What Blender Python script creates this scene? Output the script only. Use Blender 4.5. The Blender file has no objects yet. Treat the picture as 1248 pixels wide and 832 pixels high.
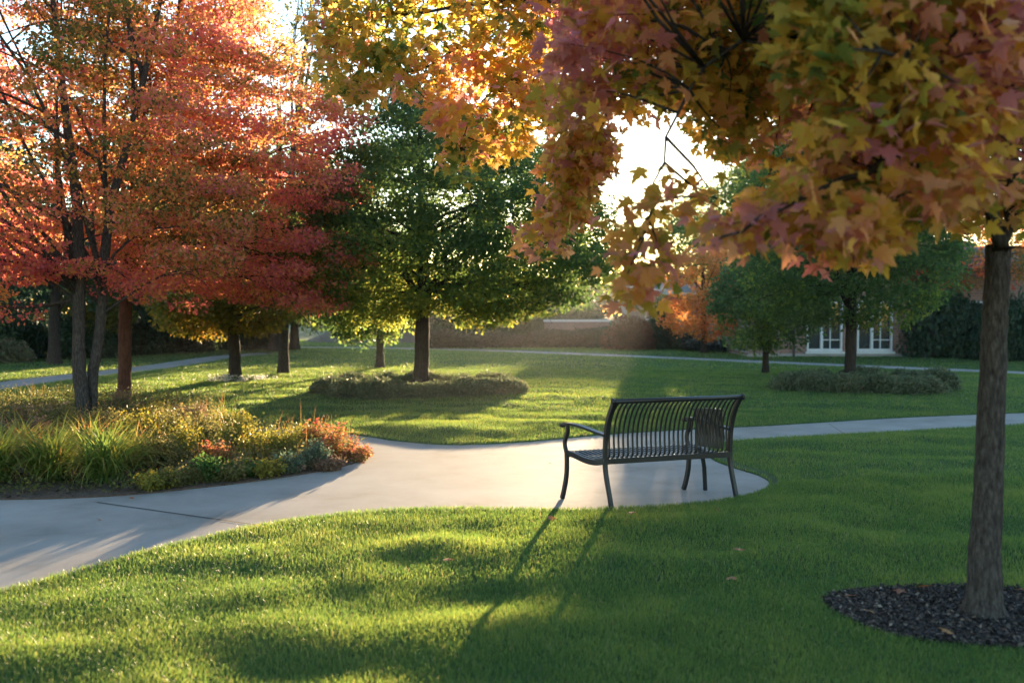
import bpy, math, random
import numpy as np
from mathutils import Vector
from mathutils.geometry import tessellate_polygon
R = math.radians
rng = np.random.default_rng(7)
random.seed(7)
sc = bpy.context.scene
COL = sc.collection

# ------------------------------------------------------------------ camera
FPX, HORIZ, CAMH = 1213.3, 373.0, 1.6            # focal length and horizon in photo pixels (1248 wide)
PITCH = math.atan((416 - HORIZ) / FPX)
cam = bpy.data.cameras.new("camera")
cam.lens = 35.0; cam.sensor_width = 36.0; cam.clip_end = 3000; cam.clip_start = 0.05
cam.dof.use_dof = True; cam.dof.focus_distance = 9.0; cam.dof.aperture_fstop = 1.9
camo = bpy.data.objects.new("camera", cam); COL.objects.link(camo)
camo.location = (0, 0, CAMH); camo.rotation_euler = (R(90) - PITCH, 0, 0)
sc.camera = camo

# ------------------------------------------------------------------ sky, sun, exposure
SUN_EL, SUN_AZ = 4.45, 10.0                         # degrees above the horizon, degrees right of the view axis
w = bpy.data.worlds.new("World"); sc.world = w; w.use_nodes = True
nt = w.node_tree; nt.nodes.clear()
sky = nt.nodes.new('ShaderNodeTexSky'); sky.sky_type = 'NISHITA'; sky.sun_disc = False
sky.sun_elevation = R(SUN_EL); sky.sun_rotation = R(SUN_AZ)
sky.air_density = 1.0; sky.dust_density = 0.15; sky.ozone_density = 2.0
bg = nt.nodes.new('ShaderNodeBackground'); bg.inputs[1].default_value = 0.15
wo = nt.nodes.new('ShaderNodeOutputWorld')
nt.links.new(sky.outputs[0], bg.inputs[0]); nt.links.new(bg.outputs[0], wo.inputs[0])
sl = bpy.data.lights.new("sun", 'SUN'); sl.energy = 4.7; sl.angle = R(0.5); sl.color = (1.0, 0.72, 0.42)
so = bpy.data.objects.new("sun", sl); COL.objects.link(so)
sd = Vector((math.sin(R(SUN_AZ)) * math.cos(R(SUN_EL)), math.cos(R(SUN_AZ)) * math.cos(R(SUN_EL)), math.sin(R(SUN_EL))))
so.rotation_euler = sd.to_track_quat('Z', 'Y').to_euler(); so.location = sd * 50
vs = sc.view_settings
sc.display_settings.display_device = 'sRGB'
vs.view_transform = 'Standard'; vs.look = 'None'; vs.gamma = 1.0; vs.use_curve_mapping = False
vs.exposure = 2.65
cy = sc.cycles
cy.use_denoising = True
cy.max_bounces = 7; cy.diffuse_bounces = 4; cy.glossy_bounces = 2; cy.transmission_bounces = 3; cy.volume_bounces = 0
cy.sample_clamp_indirect = 6.0; cy.caustics_reflective = False; cy.caustics_refractive = False

# ------------------------------------------------------------------ helpers
def ray(px, py):
    dx, dy = (px - 624) / FPX, (416 - py) / FPX
    c, s = math.cos(PITCH), math.sin(PITCH)
    return np.array([dx, c + dy * s, -s + dy * c])
def P(px, py, Y):                                  # point seen at photo pixel (px, py), Y metres away
    d = ray(px, py); return np.array([0, 0, CAMH]) + d * (Y / d[1])
def G(px, py):                                     # ground point seen at a photo pixel
    d = ray(px, py); return np.array([0, 0, CAMH]) + d * (-CAMH / d[2])
def noise2(x, y, seed=0, scale=1.0, n=9):
    r = np.random.default_rng(seed); o = np.zeros_like(x, dtype=float)
    for k in range(n):
        a = r.uniform(0, 2 * math.pi); f = scale * r.uniform(0.6, 1.8); p = r.uniform(0, 6.28)
        o += np.sin((x * math.cos(a) + y * math.sin(a)) * f + p)
    return o / math.sqrt(n)

class MB:                                          # collects geometry for ONE mesh object
    def __init__(s): s.v = []; s.f = []; s.n = 0
    def add(s, vv, ff):
        o = s.n; s.v.extend([tuple(map(float, q)) for q in vv]); s.n = len(s.v)
        s.f.extend([tuple(i + o for i in q) for q in ff])
    def box(s, c, d, M=None):
        x, y, z = [q / 2 for q in d]; vv = []
        for sx, sy, sz in ((-1,-1,-1),(1,-1,-1),(1,1,-1),(-1,1,-1),(-1,-1,1),(1,-1,1),(1,1,1),(-1,1,1)):
            vv.append((c[0] + sx * x, c[1] + sy * y, c[2] + sz * z))
        s.add(vv, [(0,3,2,1),(4,5,6,7),(0,1,5,4),(1,2,6,5),(2,3,7,6),(3,0,4,7)])
    def tube(s, pts, rad, sides=8, jit=0.0, ell=None):
        pts = [np.array(p, float) for p in pts]; n = len(pts); vv = []
        if np.isscalar(rad): rad = [rad] * n
        ref = np.array([0.31, 0.95, 0.05])
        for i in range(n):
            t = pts[min(i + 1, n - 1)] - pts[max(i - 1, 0)]; t = t / (np.linalg.norm(t) + 1e-9)
            u = np.cross(t, ref); u /= np.linalg.norm(u) + 1e-9; v = np.cross(t, u)
            for k in range(sides):
                a = 2 * math.pi * k / sides; r = rad[i] * (1 + jit * random.uniform(-1, 1))
                vv.append(pts[i] + u * math.cos(a) * r + v * math.sin(a) * r)
        ff = []
        for i in range(n - 1):
            for k in range(sides):
                a, b = i * sides + k, i * sides + (k + 1) % sides
                ff.append((a, b, b + sides, a + sides))
        ff.append(tuple(range(sides - 1, -1, -1))); ff.append(tuple((n - 1) * sides + k for k in range(sides)))
        s.add(vv, ff)
    def bar(s, pts, wid, thk, side):               # rectangular bar along a polyline; side = width direction
        pts = [np.array(p, float) for p in pts]; n = len(pts); vv = []; side = np.array(side, float)
        for i in range(n):
            t = pts[min(i + 1, n - 1)] - pts[max(i - 1, 0)]; t /= np.linalg.norm(t) + 1e-9
            sd_ = side - t * np.dot(side, t); sd_ /= np.linalg.norm(sd_); u = np.cross(t, sd_)
            for a, b in ((-1,-1),(1,-1),(1,1),(-1,1)): vv.append(pts[i] + sd_ * a * wid / 2 + u * b * thk / 2)
        ff = []
        for i in range(n - 1):
            for k in range(4):
                a, b = i * 4 + k, i * 4 + (k + 1) % 4; ff.append((a, b, b + 4, a + 4))
        ff += [(3,2,1,0), tuple((n - 1) * 4 + k for k in range(4))]
        s.add(vv, ff)
    def build(s, name, mat, parent=None, smooth=False, bevel=0):
        me = bpy.data.meshes.new(name); me.from_pydata(s.v, [], s.f); me.update()
        if smooth: me.polygons.foreach_set('use_smooth', [True] * len(me.polygons))
        me.materials.append(mat)
        o = bpy.data.objects.new(name, me); COL.objects.link(o)
        if parent: o.parent = parent
        if bevel:
            m = o.modifiers.new('bevel', 'BEVEL'); m.width = bevel; m.segments = 2; m.limit_method = 'ANGLE'
        return o

def fast_mesh(name, V, F, mat, tint=None, parent=None, tvert=None):   # V (n,3); F list of (m,k) index arrays
    me = bpy.data.meshes.new(name)
    me.vertices.add(len(V)); me.vertices.foreach_set('co', np.ascontiguousarray(V, np.float32).ravel())
    loops = np.concatenate([f.ravel() for f in F]); 
    starts = []; o = 0
    for f in F:
        starts.append(o + np.arange(len(f)) * f.shape[1]); o += f.size
    starts = np.concatenate(starts)
    me.loops.add(len(loops)); me.loops.foreach_set('vertex_index', loops.astype(np.int32))
    me.polygons.add(len(starts)); me.polygons.foreach_set('loop_start', starts.astype(np.int32))
    if tint is not None:
        at = me.attributes.new('tint', 'FLOAT', 'FACE'); at.data.foreach_set('value', np.ascontiguousarray(tint, np.float32))
    if tvert is not None:
        at = me.attributes.new('along', 'FLOAT', 'POINT'); at.data.foreach_set('value', np.ascontiguousarray(tvert, np.float32))
    me.materials.append(mat); me.update(calc_edges=True)
    ob = bpy.data.objects.new(name, me); COL.objects.link(ob)
    if parent: ob.parent = parent
    return ob

def tag(o, label=None, cat=None, group=None, kind=None):
    if label: o['label'] = label
    if cat: o['category'] = cat
    if group: o['group'] = group
    if kind: o['kind'] = kind
    return o
def thing(name, loc, label, cat, group=None):
    o = bpy.data.objects.new(name, None); COL.objects.link(o); o.location = tuple(map(float, loc))
    o.empty_display_size = 0.2
    return tag(o, label, cat, group)
def child(o, root):                                # parts were built in world coordinates: move them into the thing's frame
    o.parent = root; me = o.data
    off = np.array(root.location, np.float32); n = len(me.vertices); a = np.empty(n * 3, np.float32)
    me.vertices.foreach_get('co', a); a = (a.reshape(-1, 3) - off).ravel(); me.vertices.foreach_set('co', a); me.update()
    return o
def dup(root, loc, rz, s, label, group=None):
    r = root.copy(); COL.objects.link(r); r.location = tuple(map(float, loc)); r.rotation_euler = (0, 0, rz); r.scale = s
    r['label'] = label
    if group: r['group'] = group
    for ch in list(root.children):
        c = ch.copy(); COL.objects.link(c); c.parent = r
    return r

# ------------------------------------------------------------------ materials
def new_mat(name):
    m = bpy.data.materials.new(name); m.use_nodes = True; m.node_tree.nodes.clear()
    return m, m.node_tree.nodes, m.node_tree.links
def ramp(N, stops):
    r = N.new('ShaderNodeValToRGB'); e = r.color_ramp.elements
    while len(e) > 1: e.remove(e[0])
    e[0].position = stops[0][0]; e[0].color = (*stops[0][1], 1)
    for p, c in stops[1:]:
        q = e.new(p); q.color = (*c, 1)
    return r
def leaf_mat(name, stops, trans=0.5, boost=1.5, rough=0.5, spec=0.25, sheen_tint=None):
    m, N, L = new_mat(name)
    at = N.new('ShaderNodeAttribute'); at.attribute_name = 'tint'
    rp = ramp(N, stops); L.new(at.outputs['Fac'], rp.inputs[0])
    pr = N.new('ShaderNodeBsdfPrincipled'); pr.inputs['Roughness'].default_value = rough
    pr.inputs['Specular IOR Level'].default_value = spec
    if sheen_tint:
        m2 = N.new('ShaderNodeMix'); m2.data_type = 'RGBA'; m2.blend_type = 'MULTIPLY'; m2.inputs['Factor'].default_value = 1
        m2.inputs['B'].default_value = (*sheen_tint, 1); L.new(rp.outputs[0], m2.inputs['A']); L.new(m2.outputs['Result'], pr.inputs['Base Color'])
    else: L.new(rp.outputs[0], pr.inputs['Base Color'])
    tr = N.new('ShaderNodeBsdfTranslucent')
    mx = N.new('ShaderNodeMix'); mx.data_type = 'RGBA'; mx.blend_type = 'MULTIPLY'; mx.inputs['Factor'].default_value = 1
    mx.inputs['B'].default_value = (boost, boost, boost, 1); mx.clamp_result = True
    L.new(rp.outputs[0], mx.inputs['A']); L.new(mx.outputs['Result'], tr.inputs[0])
    ms = N.new('ShaderNodeMixShader'); ms.inputs[0].default_value = trans
    L.new(pr.outputs[0], ms.inputs[1]); L.new(tr.outputs[0], ms.inputs[2])
    out = N.new('ShaderNodeOutputMaterial'); L.new(ms.outputs[0], out.inputs[0])
    return m
def noise_mat(name, stops, scale=5, detail=6, rough=0.85, bump=0.3, bscale=30, bdist=0.01, spec=0.3, stretch=None, metallic=0, voro=False):
    m, N, L = new_mat(name)
    tc = N.new('ShaderNodeTexCoord'); mp = N.new('ShaderNodeMapping'); L.new(tc.outputs['Object'], mp.inputs[0])
    if stretch: mp.inputs['Scale'].default_value = stretch
    n1 = N.new('ShaderNodeTexNoise'); n1.inputs['Scale'].default_value = scale; n1.inputs['Detail'].default_value = detail
    n1.inputs['Roughness'].default_value = 0.65
    L.new(mp.outputs[0], n1.inputs[0]); rp = ramp(N, stops); L.new(n1.outputs['Fac'], rp.inputs[0])
    pr = N.new('ShaderNodeBsdfPrincipled'); pr.inputs['Roughness'].default_value = rough; pr.inputs['Specular IOR Level'].default_value = spec
    pr.inputs['Metallic'].default_value = metallic
    L.new(rp.outputs[0], pr.inputs['Base Color'])
    if bump:
        if voro:
            n2 = N.new('ShaderNodeTexVoronoi'); n2.inputs['Scale'].default_value = bscale; h = n2.outputs['Distance']
        else:
            n2 = N.new('ShaderNodeTexNoise'); n2.inputs['Scale'].default_value = bscale; n2.inputs['Detail'].default_value = 5; h = n2.outputs['Fac']
        L.new(mp.outputs[0], n2.inputs[0])
        b = N.new('ShaderNodeBump'); b.inputs['Strength'].default_value = bump; b.inputs['Distance'].default_value = bdist
        L.new(h, b.inputs['Height']); L.new(b.outputs[0], pr.inputs['Normal'])
    out = N.new('ShaderNodeOutputMaterial'); L.new(pr.outputs[0], out.inputs[0])
    return m

M_grass = leaf_mat('grass blades', [(0, (.042, .084, .018)), (.45, (.082, .128, .023)), (.8, (.150, .165, .028)), (.95, (.17, .165, .045)), (1, (.20, .16, .07))], .58, 2.5, .42, .4, (.72, 1.0, 1.9))  # last tint puts the bluish sheen of shaded blades into the base colour
M_ground = noise_mat('turf soil', [(.3, (.022, .050, .010)), (.55, (.040, .080, .016)), (.8, (.060, .075, .022))], 3, 8, .95, .5, 60, .02)
M_conc = noise_mat('concrete', [(.28, (.17, .152, .133)), (.45, (.255, .235, .21)), (.6, (.30, .278, .252)), (.8, (.35, .325, .295))], 1.1, 12, .85, .3, 160, .004)
M_joint = noise_mat('joint filler', [(.3, (.03, .028, .025)), (.7, (.06, .055, .05))], 20, 3, .95, 0)
M_mulch = noise_mat('mulch soil', [(.3, (.012, .010, .009)), (.7, (.045, .034, .028))], 40, 6, .95, .8, 90, .02)
M_chip = leaf_mat('bark chips', [(0, (.014, .012, .011)), (.4, (.042, .034, .030)), (.7, (.12, .09, .07)), (1, (.30, .24, .19))], 0.0, 1, .8, .3)
M_bark = noise_mat('grey bark', [(.32, (.022, .018, .016)), (.5, (.060, .050, .044)), (.72, (.12, .105, .094))], 60, 9, .95, 1.0, 80, .03, .15, (1, 1, .26))
M_bark_r = noise_mat('red brown bark', [(.3, (.040, .020, .014)), (.55, (.10, .050, .034)), (.8, (.16, .085, .06))], 45, 8, .95, 1.0, 60, .03, .15, (1, 1, .2))
M_bark_d = noise_mat('dark bark', [(.3, (.018, .014, .012)), (.55, (.045, .036, .030)), (.8, (.08, .066, .056))], 45, 8, .95, 1.0, 60, .03, .15, (1, 1, .2))
M_stem = noise_mat('stems', [(.3, (.06, .05, .02)), (.7, (.12, .10, .04))], 9, 3, .9, 0)
M_bench = noise_mat('black bench paint', [(.3, (.008, .009, .012)), (.7, (.014, .016, .020))], 12, 5, .40, .08, 260, .001, .5)

# ------------------------------------------------------------------ outlines on the ground
def smooth_poly(pts, n=6, closed=True):
    pts = [np.array(p[:2], float) for p in pts]; o = []; N = len(pts)
    for i in range(N if closed else N - 1):
        p0, p1, p2, p3 = (pts[(i - 1) % N] if closed or i > 0 else pts[0], pts[i], pts[(i + 1) % N], pts[(i + 2) % N] if closed or i + 2 < N else pts[-1])
        for k in range(n):
            t = k / n
            o.append(.5 * ((2 * p1) + (-p0 + p2) * t + (2 * p0 - 5 * p1 + 4 * p2 - p3) * t * t + (-p0 + 3 * p1 - 3 * p2 + p3) * t ** 3))
    if not closed: o.append(pts[-1])
    return np.array(o)
near_edge = [(-330,815),(-150,765),(0,723),(100,695),(200,668),(300,645),(400,629),(500,621),(620,621),(700,622),(800,618),(870,612),(920,602),(938,590),(925,580),(900,572),(872,562),(858,551),(866,544),(890,538),(950,534),(1100,526),(1248,518),(1500,507),(1800,496)]
far_edge = [(1800,485),(1500,494),(1248,503),(1100,509),(950,518),(890,521),(760,528),(660,537),(600,541),(540,542),(480,537),(440,531),(340,521),(285,518)]
bed_edge = [(285,527),(340,531),(400,537),(440,545),(452,555),(420,568),(350,581),(250,594),(130,605),(0,609),(-150,607),(-330,603)]
gp = lambda L_: [G(*p) for p in L_]
main_path = np.vstack([smooth_poly(gp(near_edge), 6, False), smooth_poly(gp(far_edge), 6, False), smooth_poly(gp(bed_edge), 6, False)])
bed_poly = np.vstack([smooth_poly(gp(bed_edge), 6, False), smooth_poly(gp([(-330,496),(-100,492),(40,490),(160,490),(230,496),(275,512)]), 4, False)])
def ribbon(center, width):
    c = smooth_poly(gp(center), 8, False); t = np.gradient(c, axis=0); t /= np.linalg.norm(t, axis=1)[:, None]
    nrm = np.stack([-t[:, 1], t[:, 0]], 1)
    return np.vstack([c + nrm * width / 2, (c - nrm * width / 2)[::-1]])
back_path = ribbon([(330,423.2),(430,424),(520,425.5),(640,429),(760,434),(920,441),(1060,447),(1248,455),(1500,466),(1700,474)], 1.25)
side_path = ribbon([(-260,510),(-100,486),(0,470.5),(70,461),(130,454.5),(200,446),(245,439),(283,434),(330,430.5)], 1.15)
def ring(cx, cy, rx, ry, seed, n=40):
    r = np.random.default_rng(seed); a = np.linspace(0, 2 * math.pi, n, endpoint=False)
    k = 1 + .05 * np.sin(3 * a + r.uniform(0, 6)) + .03 * np.sin(5 * a + r.uniform(0, 6))
    return np.stack([cx + rx * k * np.cos(a), cy + ry * k * np.sin(a)], 1)
tb = G(1197, 752)
mulch_poly = ring(tb[0] + .02, tb[1] + .02, .80, .52, 3)
notch_poly = smooth_poly(gp([(850,548),(872,560),(900,571),(928,579),(940,588),(940,594),(949,589),(935,577),(905,568),(880,558),(862,547)]), 3)
cen = np.array([P(513, 470, 18.5)[0], 18.0]); rgt = np.array([P(1036, 465, 19.2)[0], 18.6])
cen_bed = ring(cen[0], cen[1], 1.95, 1.35, 5); rgt_bed = ring(rgt[0], rgt[1], 1.72, 1.05, 6)

def inside(poly, X, Y):
    lo, hi = poly.min(0), poly.max(0); m = (X > lo[0]) & (X < hi[0]) & (Y > lo[1]) & (Y < hi[1]); idx = np.where(m)[0]
    x, y = X[idx], Y[idx]; c = np.zeros(len(idx), bool); j = len(poly) - 1
    for i in range(len(poly)):
        xi, yi, xj, yj = *poly[i], *poly[j]
        if yi != yj:
            c ^= ((yi > y) != (yj > y)) & (x < (xj - xi) * (y - yi) / (yj - yi) + xi)
        j = i
    r = np.zeros(len(X), bool); r[idx] = c; return r
def edge_dist(poly, X, Y):
    d = np.full(len(X), 9.0); lo, hi = poly.min(0) - 1.2, poly.max(0) + 1.2
    idx = np.where((X > lo[0]) & (X < hi[0]) & (Y > lo[1]) & (Y < hi[1]))[0]
    x, y = X[idx], Y[idx]; dd = np.full(len(idx), 9.0)
    for i in range(len(poly)):
        a, b = poly[i - 1], poly[i]; ab = b - a; l2 = max(ab @ ab, 1e-9)
        t = np.clip(((x - a[0]) * ab[0] + (y - a[1]) * ab[1]) / l2, 0, 1)
        dd = np.minimum(dd, np.hypot(x - a[0] - t * ab[0], y - a[1] - t * ab[1]))
    d[idx] = dd; return d
HARD = [main_path, bed_poly, back_path, side_path, mulch_poly]
def terrain(X, Y):
    shp = X.shape; X, Y = X.ravel(), Y.ravel()
    und = .020 * noise2(X, Y, 1, 1.4) + .016 * noise2(X * .6, Y * 1.5, 2, 3.2) + .008 * noise2(X * .7, Y, 4, 8)
    und = und * np.clip(1.25 - Y / 30, .25, 1)
    d = np.full(len(X), 9.0); ins = np.zeros(len(X), bool)
    for p in HARD:
        d = np.minimum(d, edge_dist(p, X, Y)); ins |= inside(p, X, Y)
    k = np.clip(d / .9, 0, 1); k = k * k * (3 - 2 * k)
    z = np.where(ins, -.05 * np.clip(d / .05, 0, 1), .012 + k * (und + .028))
    return z.reshape(shp)

# ------------------------------------------------------------------ setting: ground, paths, beds
ys = np.concatenate([[-30, -8, 0, 1.5], np.geomspace(2.5, 60, 330), [75, 95, 120, 155]])
us = np.linspace(-1, 1, 261)
XX = np.empty((len(ys), len(us))); YY = np.empty_like(XX)
for i, y in enumerate(ys):
    XX[i] = us * (max(abs(y), 2) * .62 + 2.5) if y < 61 else us * (40 + (y - 61) * 1.2)
    YY[i] = y
for i in range(3): XX[i] = us * 40
ZZ = terrain(XX, YY)
V = np.stack([XX.ravel(), YY.ravel(), ZZ.ravel()], 1)
ii = np.arange(len(ys) * len(us)).reshape(len(ys), len(us))
Fq = np.stack([ii[:-1, :-1].ravel(), ii[:-1, 1:].ravel(), ii[1:, 1:].ravel(), ii[1:, :-1].ravel()], 1)
g = fast_mesh('lawn', V, [Fq], M_ground); g.data.polygons.foreach_set('use_smooth', [True] * len(g.data.polygons)); tag(g, kind='structure')
# ground beside the wedge the lawn covers, out to the horizon
mb = MB()
for sx in (-1, 1):
    mb.add([(sx * 4, 2, -.09), (sx * 160, 2, -.09), (sx * 160, 155, -.09), (sx * 39, 62, -.09)], [(0, 1, 2, 3)])
    mb.add([(sx * 4, 2, -.09), (sx * 4, -30, -.09), (sx * 160, -30, -.09), (sx * 160, 2, -.09)], [(0, 1, 2, 3)])
tag(mb.build('ground', M_ground), kind='structure')

def sheet(name, poly, z, mat, depth=.08):
    tri = tessellate_polygon([[Vector((p[0], p[1], 0)) for p in poly]])
    n = len(poly); vv = [(p[0], p[1], z) for p in poly] + [(p[0], p[1], z - depth) for p in poly]
    ff = []
    for t in tri:
        a, b, c = [poly[i] for i in t]
        ff.append(t if (b[0]-a[0])*(c[1]-a[1])-(b[1]-a[1])*(c[0]-a[0]) > 0 else t[::-1])
    ff += [(i, (i + 1) % n, n + (i + 1) % n, n + i) for i in range(n)]
    m = MB(); m.add(vv, ff); return tag(m.build(name, mat), kind='structure')
M_soil = noise_mat('brown soil', [(.3, (.045, .032, .022)), (.55, (.10, .065, .045)), (.8, (.16, .11, .08))], 30, 6, .95, .8, 80, .02)
sheet('path', main_path, 0.0, M_conc); sheet('path', back_path, 0.006, M_conc); sheet('path', side_path, 0.006, M_conc)
sheet('bed_soil', bed_poly, 0.012, M_soil); sheet('mulch_ring', mulch_poly, 0.014, M_mulch)
sheet('bare_soil', notch_poly, 0.008, M_soil)
def strip(name, a, b, wid, mat, z=.0035):
    a, b = G(*a)[:2], G(*b)[:2]; t = (b - a) / np.linalg.norm(b - a); n = np.array([-t[1], t[0]]) * wid / 2
    m = MB(); m.add([(*(a - n), z), (*(b - n), z), (*(b + n), z), (*(a + n), z)], [(0, 1, 2, 3)])
    return tag(m.build(name, mat), kind='structure')
strip('path_joint', (118, 612), (322, 641), .016, M_joint)
strip('path_joint', (1010, 516), (1030, 529.5), .008, M_joint)

# ------------------------------------------------------------------ grass
def lawn_grass():
    Vs, Q, T, tq, tt = [], [], [], [], []; off = 0
    for (y0, y1, dens, wd, ht, near) in ((2.6, 5.6, 17500, .0031, .031, 1), (5.6, 9, 9500, .0041, .033, 1), (9, 15, 3800, .0066, .035, 0), (15, 25, 1200, .012, .040, 0), (25, 46, 240, .030, .044, 0)):
        half = .53 * y1 + 1.2; n = int(dens * 2 * half * (y1 - y0))
        X = rng.uniform(-half, half, n); Y = rng.uniform(y0, y1, n)
        k = np.abs(X) < .53 * Y + 1.2; X, Y = X[k], Y[k]
        bad = np.zeros(len(X), bool)
        for p in HARD + [notch_poly]: bad |= inside(p, X, Y)
        X, Y = X[~bad], Y[~bad]; n = len(X)
        Z = np.concatenate([terrain(X[i:i+150000], Y[i:i+150000]) for i in range(0, n, 150000)]) - .004
        clump = noise2(X, Y, 11, 2.2) * .5 + noise2(X, Y, 12, 9) * .5
        h = ht * rng.uniform(.55, 1.25, n) * (1 + .16 * clump)
        a = rng.uniform(0, 2 * math.pi, n); b = rng.uniform(0, 2 * math.pi, n); lean = rng.uniform(.05, .7, n) * h
        wx, wy = np.cos(a) * wd / 2, np.sin(a) * wd / 2; lx, ly = np.cos(b) * lean, np.sin(b) * lean
        t = np.clip(.42 + .16 * clump + rng.normal(0, .2, n), 0, .93); t[rng.random(n) < .018] = 1.0
        if near:
            vv = np.empty((n, 5, 3))
            vv[:, 0] = np.stack([X - wx, Y - wy, Z], 1); vv[:, 1] = np.stack([X + wx, Y + wy, Z], 1)
            mx, my, mz = X + lx * .35, Y + ly * .35, Z + h * .6
            vv[:, 2] = np.stack([mx + wx * .8, my + wy * .8, mz], 1); vv[:, 3] = np.stack([mx - wx * .8, my - wy * .8, mz], 1)
            vv[:, 4] = np.stack([X + lx, Y + ly, Z + h], 1)
            base = off + np.arange(n)[:, None] * 5
            Q.append(base + np.array([0, 1, 2, 3])); T.append(base + np.array([3, 2, 4])); tq.append(t); tt.append(t); off += 5 * n
        else:
            vv = np.empty((n, 3, 3))
            vv[:, 0] = np.stack([X - wx, Y - wy, Z], 1); vv[:, 1] = np.stack([X + wx, Y + wy, Z], 1); vv[:, 2] = np.stack([X + lx, Y + ly, Z + h], 1)
            T.append(off + np.arange(n)[:, None] * 3 + np.array([0, 1, 2])); tt.append(t); off += 3 * n
        Vs.append(vv.reshape(-1, 3))
    o = fast_mesh('grass', np.vstack(Vs), [np.vstack(Q), np.vstack(T)], M_grass, np.concatenate(tq + tt))
    tag(o, 'mown green lawn grass growing between the paths', 'grass', kind='stuff')
lawn_grass()

# ------------------------------------------------------------------ leaves
def unit(v): return v / (np.linalg.norm(v, axis=-1, keepdims=True) + 1e-9)
LEAF = (np.array([(0,0,0),(.26,.3,.06),(.28,.62,.06),(0,1,-.03),(-.28,.62,.06),(-.26,.3,.06)]), [np.array([[0,1,2,3],[0,3,4,5]])])
DIA = (np.array([(0,0,0),(.33,.5,.08),(0,1,0),(-.33,.5,.08)]), [np.array([[0,1,2],[0,2,3]])])
_h = [(.05,.0),(.10,.07),(.30,-.02),(.27,.10),(.42,.14),(.30,.22),(.27,.28),(.46,.34),(.62,.50),(.46,.50),(.44,.60),(.30,.52),(.20,.50),(.24,.66),(.14,.72),(.12,.84),(0,1.05)]
_mp = [(0,.22)] + [(x, y) for x, y in _h] + [(-x, y) for x, y in _h[::-1][1:]]
_mv = np.array([(x, y, .10 * abs(x) - .35 * (x * x + max(y - .3, 0) ** 2)) for x, y in _mp])
MAPLE = (_mv, [np.array([[0, i, i % (len(_mp) - 1) + 1] for i in range(1, len(_mp))])])
def scatter_leaves(tpl, pos, nrm, tip, size, tint):
    tv, tf = tpl; n = len(pos); z = unit(nrm); y = unit(tip - z * np.sum(tip * z, 1, keepdims=True)); x = np.cross(y, z)
    Rm = np.stack([x, y, z], 2)                    # columns
    V = np.einsum('nij,kj->nki', Rm, tv) * size[:, None, None] + pos[:, None, :]
    k = len(tv); F = []; T = []
    for f in tf:
        F.append((np.arange(n)[:, None, None] * k + f[None]).reshape(-1, f.shape[1])); T.append(np.repeat(tint, len(f)))
    return V.reshape(-1, 3), F, np.concatenate(T)
def leaf_cloud(centers, radii, tints, per, size, tpl=LEAF, flat=1.0, up=.6, spread=.16, droop=.3, shell=.35):
    """leaves in flattened clumps around the centers"""
    n = len(centers); idx = np.repeat(np.arange(n), per); N = len(idx)
    d = unit(rng.normal(size=(N, 3))); r = (shell + (1 - shell) * rng.random(N) ** .5)
    off = d * r[:, None] * radii[idx]
    pos = centers[idx] + off
    nrm = unit(rng.normal(size=(N, 3)) + np.array([0, 0, up]) + d * .5)
    tip = unit(rng.normal(size=(N, 3)) + d * .6 + np.array([0, 0, -droop]))
    sz = size * rng.uniform(.65, 1.25, N)
    t = np.clip(tints[idx] + rng.normal(0, spread, N), 0, 1)
    return scatter_leaves(tpl, pos, nrm, tip, sz, t)
def in_poly_px(poly, n):
    poly = np.array(poly, float); lo, hi = poly.min(0), poly.max(0); o = np.empty((0, 2))
    while len(o) < n:
        q = rng.uniform(lo, hi, (n * 3, 2)); q = q[inside(poly, q[:, 0], q[:, 1])]; o = np.vstack([o, q])
    return o[:n]

def limb_path(a, b, n=7, sag=.12, wob=.05):
    a, b = np.array(a, float), np.array(b, float); L_ = np.linalg.norm(b - a); o = []
    rx = rng.normal(0, wob * L_, 3)
    for i in range(n):
        t = i / (n - 1); p = a + (b - a) * t; p[2] += sag * L_ * math.sin(math.pi * t) ; p += rx * math.sin(math.pi * t * 1.3)
        o.append(p)
    return o
def trunk_mesh(m, pts, rad, sides=14, jit=.03, n=5, flare=True):
    pts = np.array(pts, float); q = []; rr = []
    for i in range(len(pts) - 1):
        for k in range(n):
            t = k / n; q.append(pts[i] * (1 - t) + pts[i + 1] * t + (rng.normal(0, rad[i] * .03, 3) if i or k else 0)); rr.append(rad[i] * (1 - t) + rad[i + 1] * t)
    q.append(pts[-1]); rr.append(rad[-1])
    if flare:
        for i in range(min(5, len(rr))): rr[i] *= 1 + .35 * (1 - i / 5) ** 2
    m.tube(q, rr, sides, jit)

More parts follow.
